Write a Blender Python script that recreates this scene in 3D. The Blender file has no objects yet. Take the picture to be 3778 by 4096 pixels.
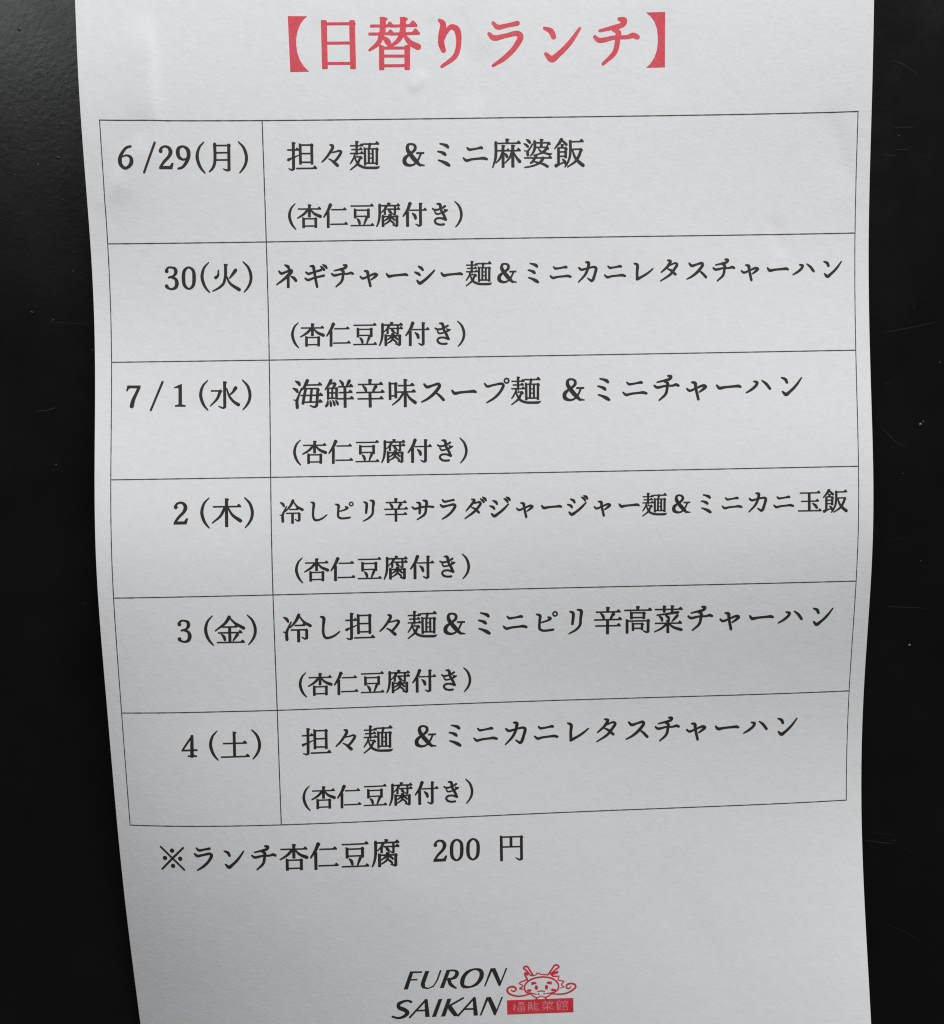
import bpy, bmesh, math, random
import numpy as np
from mathutils import Vector, Matrix
from mathutils.geometry import delaunay_2d_cdt

SC = bpy.context.scene
COL = SC.collection

# ---------------------------------------------------------------- camera, light, exposure
CAM_LOC = (-0.006317, -0.251393, -0.015085)          # metres; the board is the plane y = .0105, z is up
CAM_ROT = (-0.06102, 0.02256, -0.00866)           # pitch, roll, yaw
cam_d = bpy.data.cameras.new('camera'); cam = bpy.data.objects.new('camera', cam_d); COL.objects.link(cam)
cam_d.sensor_fit = 'VERTICAL'; cam_d.sensor_height = 24; cam_d.lens = 12 / math.tan(math.radians(29))
cam_d.clip_start = .01; cam_d.clip_end = 20
R = Matrix.Rotation(CAM_ROT[2], 3, 'Z') @ Matrix.Rotation(CAM_ROT[0], 3, 'X') @ Matrix.Rotation(CAM_ROT[1], 3, 'Y')
cx, cy, cz = R.col[0], R.col[1], R.col[2]
M = Matrix((cx, cz, -cy)).transposed().to_4x4(); M.translation = Vector(CAM_LOC)
cam.matrix_world = M
SC.camera = cam
SC.cycles.filter_width = 1.15

world = bpy.data.worlds.new('World'); SC.world = world; world.use_nodes = True
bg = world.node_tree.nodes['Background']
bg.inputs['Color'].default_value = (.95, .98, 1.0, 1); bg.inputs['Strength'].default_value = .06

def area(name, loc, target, size, power, color):
    d = bpy.data.lights.new(name, 'AREA'); d.shape = 'RECTANGLE'; d.size, d.size_y = size; d.energy = power; d.color = color
    o = bpy.data.objects.new(name, d); COL.objects.link(o); o.location = loc
    o.rotation_euler = (Vector(target) - Vector(loc)).to_track_quat('-Z', 'Y').to_euler()
    return o
area('window_light', (.34, -.58, 1.08), (0, 0, .02), (.55, .45), 22.6, (1.0, 1.0, 1.0))
area('sheen_light', (-.66, -.95, .74), (-.10, 0, .10), (.34, .34), 2.3, (.97, .99, 1.0))  # weak lamp added in mirror direction for the sheen on the board's upper left

BOARD_ROUGH = .26
BOARD_SPEC = .40

SC.view_settings.view_transform = 'Standard'; SC.view_settings.look = 'None'
SC.view_settings.exposure = 0; SC.view_settings.gamma = 1; SC.view_settings.use_curve_mapping = False

# ---------------------------------------------------------------- measurements
# GLYPHS: every letter of the printed typeface as brush strokes, thousandths of the type size from the middle of its cell, y down
# ROWS: letter, u mm, v mm, type size mm on the sheet
GLYPHS = {
'担': 'v -266,-446 -285,389 86;k -460,-215 -95,-213;s -437,89,86 -367,56,58 -245,13,45 -114,-47,31;s -284,364,86 -337,401,58 -439,364,31;l -50,-384 -60,233 82;l 315,-387 307,239 82;b -50,-359 314,-357;b -60,-96 310,-93;b -61,171 309,176;j -50,-384;q 315,-384;h -198,362 461,364',
'々': 's -105,-355,41 -28,-329,86 -21,-270,89 -104,-130,79 -248,52,65 -372,167,45;s -87,-113,41 69,-140,48 190,-167,62 241,-132,79 186,-24,79 96,91,75 25,157,68;s -154,79,34 -61,130,58 40,216,89 115,284,92',
'麺': 'v -253,-459 -262,-74 74;k -462,-319 -49,-315 42;k -425,-201 -73,-198 42;k -473,-81 -43,-77 42;s -322,-76,62 -342,18,55 -394,118,55 -470,227,41;b -281,29 -122,28 41;q -139,25;s -139,35,75 -194,141,72 -239,234,75 -324,313,55 -473,425,41;s -320,-15,41 -310,85,48 -265,187,65 -206,275,75 -118,330,72 -1,366,72 171,376,72 399,370,68 455,337,27;s -256,-81,62 -252,-14,27;h -61,-365 462,-360 45;s 166,-355,89 150,-282,68 134,-235,62;l 3,-231 -3,292 72;l 383,-237 370,285 75;j 3,-234;q 382,-227;b 3,-217 382,-211 41;l 127,-215 117,227 65;l 251,-213 244,230 65;b 122,-64 246,-62 34;b 118,73 242,72 34;b -1,228 372,235 45',
'&': 's 228,320,68 111,200,120 -56,-4,123 -163,-191,106 -142,-316,79 -38,-347,58 72,-295,79 78,-186,89 -19,-87,75 -142,-6,75 -258,110,113 -253,244,113 -117,314,75 22,291,58 146,184,58 218,51,58 264,-49,58;b 118,-60 363,-60 55;p 162,218 264,279 375,306 374,348 185,339 109,251',
'ミ': 's -120,-343,45 -13,-316,68 89,-273,99 131,-230,82;s -191,-105,51 -88,-78,72 5,-31,99 39,3,79;s -184,167,45 -61,211,75 75,281,106 151,333,86',
'ニ': 's -266,-211,45 -198,-150,75 -69,-157,62 87,-183,65 191,-198,86 222,-181,62;s -389,111,51 -301,188,79 -128,157,68 115,136,68 253,127,86 356,157,75',
'麻': 'v 14,-464 18,-330 89;h -374,-328 450,-322;s -344,-353,86 -344,-85,86 -367,150,79 -459,418,41;j -344,-353;v -116,-265 -127,424 86;k -292,-101 96,-94;s -138,-47,68 -219,136,65 -343,277,41;s -87,-13,41 -27,30,75 3,89,86;v 195,-268 186,421 92;h 53,-95 445,-93;s 164,-42,75 74,141,62 -58,282,38;s 225,-41,41 300,111,65 409,248,99',
'婆': 's -372,-437,33 -303,-392,83 -259,-337,78;s -448,-308,33 -378,-268,72 -323,-213,72;s -179,-287,50 -234,-190,53 -309,-93,61 -335,-28,83 -329,49,83;p -454,-112 -359,-94 -360,-45 -455,-84;s -107,-367,83 -98,-231,83 -117,-111,78 -176,-3,61 -244,72,39;j -107,-367;b -108,-329 342,-324 47;q 347,-327;s 341,-321,72 307,-251,50 278,-208,39;v 110,-440 106,-195 81;b -82,-187 283,-183 45;q 294,-186;s 294,-175,78 225,-94,83 123,-20,67 -2,27,45 -143,58,33;s 2,-169,28 56,-86,50 145,-25,56 251,4,61 380,34,61 442,13,28;h -448,134 440,149 45;s -59,70,83 -117,162,78 -198,270,72 -243,291,56;s -141,249,45 -35,278,50 105,319,61 217,364,78 295,415,78;s 153,150,95 95,247,89 21,306,67 -121,369,56 -290,410,50 -437,430,39',
'飯': 's -247,-417,103 -310,-325,86 -468,-144,41;s -247,-417,51 -171,-340,68 -94,-263,86;v -233,-274 -234,-182 75;b -355,-167 -105,-163;q -113,-168;l -347,-167 -352,379 82;l -113,-163 -124,156 82;b -345,-37 -120,-37;b -348,99 -123,97;s -429,387,110 -321,338,58 -164,290,41;s -223,188,38 -163,256,86 -99,367,79;h 2,-345 461,-349;j 33,-361;s 33,-361,82 37,-118,79 12,116,75 -60,300,62 -149,433,41;b 76,-109 362,-116;q 371,-121;s 376,-99,82 307,88,86 200,254,75 -62,435,41;s 102,-84,48 168,119,72 287,273,96 432,393,103',
'杏': 'v 2,-427 -10,36 94;h -436,-268 440,-257;s -56,-236,90 -227,-69,78 -459,68,45;s 47,-224,53 186,-81,82 410,24,106;l -236,72 -245,435 90;l 226,71 220,434 90;b -233,99 232,102;b -242,371 222,374;j -236,68;q 226,77',
'仁': 's -201,-408,110 -272,-239,98 -457,40,53;p -245,-435 -112,-407 -149,-347 -227,-359;l -290,-138 -305,437 94;h -165,-226 408,-221;h -218,317 442,320',
'豆': 'h -427,-354 443,-349;l -262,-236 -268,97 90;l 243,-236 240,91 90;b -263,-196 242,-192;b -270,32 235,36;j -262,-236;q 243,-232;s -191,129,53 -131,201,90 -103,302,82;s 160,115,94 71,326,57;h -450,376 446,380',
'腐': 's -323,-384,92 -325,-202,89 -335,10,86 -358,161,80 -399,299,67 -452,414,49;j -323,-384;v 22,-456 19,-353 92;h -330,-354 449,-345 52;s -77,-331,104 -130,-235,67 -270,-92,37;l -130,-223 -136,-17 77;h -68,-221 451,-211 49;l 261,-354 254,-21 73;s 254,-21,67 211,-16,49 162,-59,37;s 12,-202,49 59,-134,92 107,-79,73;l -208,18 -214,431 92;l 327,29 319,417 92;b -209,54 326,59 52;j -208,15;q 327,32;v 63,-31 54,48 92;s 54,35,110 -16,119,73 -149,207,43;s 65,84,55 157,122,67 230,190,67;s 63,157,73 5,241,67 -146,341,43;s 74,206,67 153,268,67 207,324,61;s 304,417,67 236,391,55 163,371,43',
'付': 's -168,-421,110 -256,-201,98 -438,48,53;p -218,-452 -85,-416 -128,-350 -190,-361;l -269,-120 -280,436 98;h -195,-169 465,-167;v 231,-434 217,395 94;s 217,374,94 160,414,69 38,355,37;s -85,-56,45 5,36,102 34,138,90',
'き': 's -142,-399,49 -35,-376,94 21,-143,86 120,41,90 178,184,82;s -311,-220,53 -226,-172,69 2,-214,61 170,-306,73;s -228,-103,49 -168,-25,61 39,-52,53 165,-110,69 259,-155,49;p 95,-212 259,-175 248,-129 144,-96;s 188,194,94 -7,140,65 -172,157,69 -236,236,73 -177,339,73 -34,382,69 111,375,73',
'(': 's 126,-473,34 -27,-306,68 -105,-42,92 -68,174,89 9,340,72 118,474,41',
')': 's -120,-476,38 35,-297,75 113,-30,89 83,186,82 -10,352,65 -119,475,38',
'ネ': 's -92,-426,47 21,-365,101 59,-296,78;s -311,-206,59 -234,-126,86 -64,-172,70 106,-227,98 144,-197,113 31,-62,101 -173,109,78 -406,271,47;l 21,-63 10,396 90;s 119,-12,43 226,49,94 302,148,90',
'ギ': 's -167,-372,47 -58,-360,98 -23,-204,90 17,90,86 68,374,82;s -322,-155,59 -245,-101,78 -55,-146,66 235,-228,78;s -359,63,59 -271,123,78 -21,50,66 327,-21,78;s 219,-351,47 286,-295,86 344,-225,70;s 300,-412,47 387,-361,86 435,-292,70',
'チ': 's 61,-391,59 149,-360,101 118,-292,86 -42,-247,70 -291,-193,47;s -53,-198,39 35,-167,90 26,-11,86 -25,183,82 -239,384,51;s -384,-88,59 -306,-28,78 -28,-71,66 210,-76,66 310,-103,86 388,-72,78',
'ャ': 's -180,-170,53 -76,-136,98 -58,11,86 19,379,82;s -341,35,57 -259,100,74 -37,22,61 195,-56,82 261,-19,90 171,69,78 54,150,49',
'ー': 's -379,-56,55 -303,34,94 -114,14,74 164,-6,74 322,-12,90 381,12,70',
'シ': 's -205,-300,55 -108,-239,94 -50,-170,74;s -339,-92,55 -222,-37,90 -164,13,74;s -268,207,59 -181,306,101 -11,212,90 192,40,82 374,-142,55',
'カ': 's -80,-366,51 23,-338,98 0,-153,90 -104,81,82 -358,351,47;s -334,-169,59 -250,-98,78 -20,-143,62 229,-183,74 294,-143,94 244,87,90 171,282,94 124,325,70;s 120,321,78 51,270,66 -17,220,43',
'レ': 's -296,-296,51 -187,-235,94 -196,10,86 -196,265,86;s -196,275,98 -15,190,78 207,57,70 388,-87,47',
'タ': 's -66,-390,51 33,-354,94 -50,-189,90 -303,42,51;s -9,-198,47 221,-278,66 277,-232,86 168,-47,86 25,127,82 -338,356,43;s -81,-82,39 48,-20,78 215,130,82',
'ス': 's -269,-267,59 -181,-177,90 10,-223,70 190,-264,86 226,-213,94 66,14,94 -156,197,74 -358,301,47;s 96,5,47 215,106,78 343,246,86',
'ハ': 's -188,-154,47 -83,-113,90 -114,-25,86 -255,100,78 -436,205,47;s 78,-172,43 207,-67,82 326,93,82',
'ン': 's -291,-253,47 -172,-196,90 -123,-96,82;s -271,196,55 -166,288,105 -35,202,86 167,9,78 348,-233,47',
'海': 's -385,-421,41 -283,-353,102 -250,-292,68;s -468,-193,41 -357,-130,95 -323,-69,68;s -200,-179,44 -300,79,68 -346,216,89 -341,424,95;p -471,162 -354,173 -372,233 -458,193;s -4,-426,106 -104,-229,85 -210,-119,41;p -47,-444 47,-413 20,-347 -32,-348;h -33,-288 460,-287;l -62,-176 -163,323 85;b -70,-176 328,-168;q 328,-172;l 328,-160 282,384 85;s 282,367,92 212,417,68 66,371,34;l 128,-155 85,259 75;h -230,42 483,46;h -139,260 466,258',
'鮮': 's -248,-423,99 -324,-290,82 -439,-136,41;s -280,-315,41 -141,-334,68 -112,-306,78 -187,-200,68;l -347,-169 -351,177 72;l -74,-198 -82,165 78;b -347,-178 -75,-176;b -350,-31 -78,-29;b -350,142 -82,144;l -210,-175 -220,145 61;q -80,-184;s -360,211,37 -371,315,78 -416,392,78;s -291,213,34 -267,300,75 -265,386,68;s -204,206,34 -163,285,75 -147,363,65;s -109,203,34 -59,287,75 -43,348,61;s 34,-421,41 110,-333,89 135,-254,68;s 337,-397,102 283,-294,78 247,-235,51;h -22,-218 454,-222;h -9,-32 433,-35;h -74,165 472,168;l 194,-201 189,447 89',
'辛': 'v -4,-443 -4,-287 89;h -385,-286 412,-278;s -233,-248,41 -158,-152,89 -133,-73,72;s 182,-231,89 128,-129,82 91,-43,68;p 139,-253 254,-204 206,-148 146,-180;h -446,-28 455,-27;h -407,172 419,180;l -8,-10 -10,448 89',
'味': 'l -364,-333 -369,212 82;l -182,-329 -184,164 82;j -364,-329;q -177,-325;b -365,-298 -174,-298;b -370,91 -183,95;h -103,-229 417,-230;h -137,-25 456,-25;v 124,-430 114,456 89;s 62,5,78 -82,209,65 -293,378,41;s 166,7,44 249,164,72 433,321,102',
'プ': 's -328,-257,51 -247,-169,75 -55,-205,61 233,-240,78 271,-187,85 148,39,78 -29,208,72 -267,350,48;o 379,-334 72 55',
'冷': 's -415,-362,41 -323,-298,88 -283,-218,68;s -189,-203,44 -273,-35,65 -339,120,85 -340,356,95;p -466,90 -356,105 -375,162 -456,120;s 63,-422,99 -34,-237,82 -222,-25,41;s 91,-363,48 222,-193,68 415,-68,95;k -82,-90 261,-87;b -208,54 282,57;q 282,44;l 299,62 288,333 85;s 289,324,82 236,349,58 135,293,34;l 37,62 29,447 88',
'し': 's -248,-354,44 -155,-311,92 -173,-41,78 -177,204,78 -109,330,78 46,326,68 204,253,61 346,143,41',
'ピ': 's -310,-259,48 -205,-212,88 -216,-25,78 -213,226,78 -122,282,71 54,284,68 226,261,68;s 58,-156,48 136,-112,85 39,-44,61 -181,21,44;o 287,-254 68 54',
'リ': 's -230,-324,48 -134,-276,88 -150,90,78;s 10,-379,48 130,-340,95 115,-81,82 93,133,78 -48,290,68 -264,406,41',
'サ': 's -190,-270,53 -91,-232,90 -95,153,82;s 47,-344,53 171,-299,98 155,-49,86 108,179,86 -188,390,49;s -375,-94,57 -283,-29,78 -11,-85,66 281,-99,70 437,-80,78',
'ラ': 's -209,-353,55 -133,-280,78 43,-305,66 228,-339,78;s -287,-165,58 -205,-93,86 0,-124,70 225,-161,86 279,-113,97 172,83,86 -27,268,78 -225,387,47',
'ダ': 's -74,-352,53 25,-308,90 -83,-154,86 -301,91,49;s 12,-194,49 232,-230,78 262,-177,86 144,-3,86 -27,160,82 -345,386,49;s -85,-40,45 59,37,78 192,166,82;s 260,-355,45 348,-290,86 389,-226,70;s 341,-420,45 433,-361,86 474,-291,70',
'ジ': 's -255,-281,53 -141,-220,94 -101,-146,74;s -374,-79,53 -250,-24,90 -209,40,74;s -322,219,57 -225,311,102 -45,211,86 167,39,82 338,-135,53;s 175,-348,49 268,-283,86 308,-213,70;s 260,-402,49 353,-354,86 394,-280,70',
'玉': 'h -379,-336 416,-332;h -325,-13 361,-12;h -453,355 459,365;l -15,-326 -15,356 90;s 123,76,49 227,163,94 280,248,82',
'高': 'v -33,-450 -29,-321 88;h -464,-325 428,-312;l -236,-256 -234,-32 82;l 170,-253 172,-29 82;b -235,-238 171,-230;b -235,-76 172,-74;j -236,-256;q 170,-248;l -375,-9 -372,441 85;l 311,2 312,407 85;b -375,33 312,38;j -375,-9;q 311,2;s 312,389,92 259,415,61 153,366,34;l -184,105 -179,357 75;l 115,113 114,338 75;b -184,128 115,131;b -183,281 117,284;j -184,105;q 115,113',
'菜': 'h -470,-331 427,-320;v -172,-448 -167,-232 85;v 86,-449 88,-252 82;s -403,-146,44 -113,-174,61 133,-206,78 282,-220,82;s -332,-108,41 -252,-37,85 -230,44,65;s -113,-123,51 -33,-58,88 -14,14,65;s 257,-113,92 171,-16,78 87,77,41;h -465,127 411,140;v -49,31 -43,455 85;s -91,156,78 -248,296,68 -476,407,41;s -3,159,48 140,271,71 397,360,88',
'円': 'l -336,-411 -341,412 86;l 337,-386 330,384 86;b -336,-375 336,-364;b -331,-48 330,-32;l -11,-359 -14,-37 86;j -336,-399;q 337,-382;s 331,366,92 266,398,58 141,329,34',
'※': 's -420,-388,58 -44,-2,58 330,386,58;s 343,-358,61 -24,-21,65 -429,365,61;e -41,-262 75 75;e -303,-10 75 75;e 217,8 75 75;e -47,254 75 75',
'月': 's -143,-425,92 -147,-86,86 -171,163,86 -238,311,75 -346,418,45;l 302,-421 278,368 89;b -145,-381 300,-379;b -138,-157 290,-161;b -149,63 288,65;j -143,-414;q 301,-413;s 278,359,92 213,383,62 95,340,34',
'火': 'v -24,-430 -35,-11 89;s -39,-46,89 -108,176,79 -252,310,68 -465,418,38;s -4,-45,48 101,180,72 390,388,103;s -258,-238,41 -282,-67,75 -353,-9,99;s 290,-227,110 199,-109,86 90,17,45',
'水': 'v -9,-442 -13,371 89;s -13,363,89 -67,402,62 -205,347,34;b -447,-153 -138,-147;q -147,-170;s -156,-135,92 -246,89,79 -474,331,38;s 54,-218,41 137,27,68 273,203,79 428,307,99;s 341,-230,113 243,-93,68 137,-8,41',
'木': 'v -7,-447 -17,447 92;h -439,-196 450,-188;s -66,-156,89 -207,99,75 -468,316,41;s 45,-145,48 170,73,75 424,268,106',
'金': 's -6,-413,103 -131,-233,86 -470,20,41;s 30,-360,51 178,-207,75 438,-45,99;k -241,-96 242,-91;h -382,89 389,97;h -433,401 453,412;l -8,-90 -19,401 89;s -277,139,41 -204,220,89 -174,326,72;s 231,154,96 176,231,79 88,348,45',
'土': 'v -24,-422 -39,393 86;h -397,-47 375,-46;h -485,395 449,390',
'日': 'l -250,-419 -256,409 94;l 255,-413 250,416 94;b -251,-367 254,-364;b -252,-32 254,-29;b -253,322 243,326;j -250,-404;q 255,-401',
'替': 'v -189,-467 -200,-222 97;v 176,-461 162,-217 97;k -417,-324 -8,-323;k -450,-185 -2,-185;s -199,-241,94 -279,-35,78 -442,94,43;s -198,-128,47 -122,-61,94 -85,5,74;s 161,-236,94 92,-86,78 -47,25,43;h -57,-318 420,-322;h -61,-179 461,-184;s 192,-150,55 286,-26,86 430,51,101;l -226,31 -234,437 86;l 236,29 225,441 90;b -227,63 235,67;b -231,201 231,208;b -232,371 226,374;j -226,31;q 229,39',
'り': 's -179,-415,47 -112,-352,94 -146,-155,94 -150,-4,101 -114,113,82;s -129,-41,47 -67,-191,66 32,-293,78 129,-253,101 167,-55,86 99,208,82 -150,396,51',
'【': 'p 107,-501 452,-497 392,-445 328,-362 275,-249 246,-118 242,-5 252,117 292,250 357,363 456,468 120,468',
'】': 'p -452,-499 -112,-501 -120,455 -459,459 -380,384 -311,282 -263,151 -245,20 -244,-73 -261,-224 -307,-346 -375,-432',
'6': 's 179,-330,68 51,-301,75 -94,-153,89 -183,43,113 -161,223,106 -42,329,82 79,289,89 175,158,113 165,10,92 51,-59,58 -119,-23,45',
'/': 's 192,-447,68 -190,452,65',
'2': 'e -162,-193 62 62;s -189,-218,62 -117,-300,68 -13,-336,62 103,-283,89 144,-167,113 89,-36,92 -73,128,79 -203,300,68;p -240,358 -241,312 -141,260 89,261 163,163 227,171 172,361',
'9': 's -165,332,62 -35,287,75 93,139,96 175,-58,110 156,-240,106 16,-343,62 -122,-291,92 -160,-160,113 -121,-11,96 12,59,58 117,15,41',
'3': 'e -150,-230 62 62;s -175,-256,68 -93,-340,62 12,-343,58 114,-302,86 141,-199,106 70,-81,68 -89,-28,62;s -2,-28,51 118,22,86 161,160,113 107,296,96 -34,340,58 -162,283,79;e -170,248 62 62',
'0': 's 8,-338,58 143,-242,89 170,-2,106 124,246,92 -10,341,58 -140,241,92 -171,-8,106 -126,-247,92 8,-338,58',
'7': 'p -195,-363 235,-355 224,-255 125,-265 -91,-273 -152,-244 -179,-170 -234,-185;s 186,-299,86 81,-75,92 -6,115,110 -53,305,127',
'1': 'p -187,-265 32,-362 75,-361 69,278 95,299 185,315 185,367 -157,360 -156,308 -70,296 -43,276 -39,-219 -65,-242 -178,-239',
'4': 's 113,-339,51 -70,-94,62 -243,144,51;b -261,144 250,140 55;s 99,-322,86 86,-73,99 66,336,103;p -75,312 6,303 53,265 124,266 166,306 231,312 228,366 -78,361',
'LETTERS': 'p 8053,25694 8397,25703 8391,25748 8137,25745 8079,25914 8259,25911 8250,25953 8062,25952 7972,26198 7851,26199;p 8483,25701 8598,25699 8461,26052 8467,26148 8552,26174 8688,26118 8789,25969 8894,25698 8948,25694 8837,25971 8706,26156 8532,26211 8379,26183 8335,26086 8368,25973;p 9085,25696 9200,25691 8992,26195 8877,26197;s 9142,25714,43 9314,25721,54 9379,25784,97 9328,25896,90 9192,25953,47 9096,25962,36;s 9144,25964,90 9187,26098,90 9337,26214,40;s 9889,25705,47 10050,25764,101 10071,25897,111 9934,26108,79 9721,26195,47 9540,26159,93 9526,25998,111 9656,25795,83 9889,25705,47;p 10329,25701 10463,25697 10606,26060 10759,25710 10807,25712 10593,26200 10545,26198 10369,25787 10171,26197 10129,26195;s 8048,26554,65 7963,26519,50 7808,26547,65 7689,26620,93 7705,26707,101 7856,26778,104 7934,26857,104 7849,26950,79 7673,27003,57 7501,26960,50;s 8473,26510,50 7992,26996,47;p 8429,26499 8521,26493 8564,26989 8435,26995;b 8182,26807 8471,26808 43;p 8832,26503 8940,26501 8743,26995 8622,26997;p 9082,26502 9197,26501 9003,26993 8882,26995;s 9529,26499,47 9129,26703,47;p 9099,26721 9196,26705 9388,26986 9253,27001 9097,26797;s 9846,26501,50 9369,26986,47;p 9798,26496 9888,26493 9936,26995 9811,27000;b 9567,26809 9855,26811 43;p 10191,26499 10316,26496 10469,26844 10613,26507 10661,26509 10441,27003 10388,27001 10227,26590 10032,27002 9980,27000',
'DRAGON': 's 11796,25997,40 11997,26029,40 12147,26103,40 12233,26217,40 12230,26339,40 12127,26427,40 12024,26479,36 11960,26526,31;s 11796,25997,40 11593,26019,40 11414,26086,40 11297,26192,40 11276,26303,40 11330,26403,40 11430,26456,33;s 11443,26445,28 11492,26496,33 11554,26541,31 11642,26563,28 11732,26523,24 11832,26558,28 11909,26548,31 11985,26514,33;s 11393,26418,26 11506,26441,26 11607,26475,24;s 11885,26461,24 12012,26448,28 12101,26433,31;s 11404,26462,31 11277,26488,38 11125,26507,40 10948,26475,45 10811,26396,50 10789,26296,50 10879,26238,50 10992,26248,50 11039,26306,40 10989,26362,40 10926,26353,33 10899,26315,24;s 12062,26474,31 12252,26493,38 12442,26476,40 12621,26403,45 12724,26309,47 12701,26241,47 12575,26211,45 12473,26250,45 12471,26324,40 12546,26345,36 12586,26291,31;e 11611,26285 47 66;e 11899,26286 47 66;p 11470,26131 11577,26123 11633,26187 11563,26191 11474,26218;p 11912,26155 11944,26126 12055,26136 12050,26216 11980,26207 11899,26185;e 11407,26359 69 36;e 12090,26368 69 36;s 11647,26397,26 11736,26382,31 11849,26398,26;e 11670,26466 26 26;e 11829,26459 26 26;s 11531,25949,43 11446,25816,43 11373,25702,45 11297,25693,45 11265,25737,43 11333,25799,43 11443,25927,36;s 11305,25884,71 11368,25902,76;s 11292,25921,36 11340,26009,47 11364,26072,43;s 11443,25945,31 11531,25949,31;s 11949,25947,43 12040,25828,43 12144,25697,43 12208,25688,43 12263,25739,43 12154,25821,40 12025,25926,40;s 12101,25917,66 12216,25882,64;s 12037,25939,43 12099,25990,40 12226,25995,33;s 11531,25949,28 11620,25928,26 11634,25885,26 11759,25927,28 11923,25946,31;s 11339,26058,33 11134,26149,31 11233,26227,28 11143,26297,38 11231,26313,28;s 12264,25991,28 12236,26094,31 12387,26149,31 12321,26232,28 12396,26296,26 12281,26323,14;s 11604,26568,43 11609,26630,47;s 11870,26571,47 11875,26633,52',
'BANNER': 'p 10768,26607 12650,26609 12647,27000 10769,27002',
'BANNERTEXT': 's 10973,26711,24 10989,26750,24;b 10925,26768 11017,26765 17;s 11000,26771,19 10934,26872,15;l 10985,26795 10984,26913 17;b 11089,26681 11250,26679 17;b 11099,26710 11232,26709 15;b 11104,26743 11237,26744 15;l 11099,26704 11102,26749 19;l 11234,26703 11235,26748 19;l 11077,26799 11079,26922 22;l 11258,26794 11257,26923 22;b 11080,26799 11258,26798 15;b 11078,26860 11257,26861 15;b 11079,26920 11257,26920 15;l 11168,26802 11166,26920 22;b 11370,26691 11474,26689 17;l 11423,26671 11422,26693 19;s 11387,26703,19 11392,26743,19;s 11456,26706,19 11447,26745,19;b 11357,26758 11490,26757 19;l 11374,26781 11365,26916 19;l 11478,26779 11477,26914 19;b 11374,26785 11477,26782 17;b 11373,26826 11476,26824 15;b 11372,26865 11475,26863 15;l 11549,26675 11546,26900 22;b 11548,26715 11646,26713 15;l 11646,26718 11645,26763 17;b 11549,26759 11645,26758 15;b 11548,26810 11650,26808 15;b 11547,26855 11648,26853 15;s 11546,26900,19 11607,26910,19 11682,26888,19;b 11756,26705 12095,26703 15;l 11849,26664 11851,26720 24;l 11976,26663 11978,26719 24;s 11795,26752,19 12060,26739,17;s 11800,26763,19 11817,26797,17;s 11910,26750,22 11911,26789,22;s 12036,26760,19 12001,26798,15;b 11747,26834 12081,26832 15;l 11911,26800 11912,26935 24;s 11896,26839,19 11751,26907,15;s 11925,26840,15 12085,26907,19;s 12246,26673,24 12164,26737,17;s 12246,26673,17 12308,26725,19;l 12192,26749 12192,26917 22;b 12192,26755 12278,26752 15;l 12284,26752 12284,26853 19;b 12191,26799 12283,26797 15;b 12190,26850 12282,26846 15;s 12191,26922,19 12240,26902,15;s 12241,26863,15 12286,26914,22;l 12413,26668 12414,26701 22;b 12325,26709 12487,26704 17;l 12325,26709 12336,26737 19;l 12489,26704 12480,26737 19;l 12356,26744 12355,26934 22;b 12356,26749 12463,26745 15;l 12463,26748 12459,26798 19;b 12354,26800 12462,26797 15;b 12357,26844 12472,26842 15;l 12474,26848 12473,26932 19;b 12355,26931 12473,26927 17',
}
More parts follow.
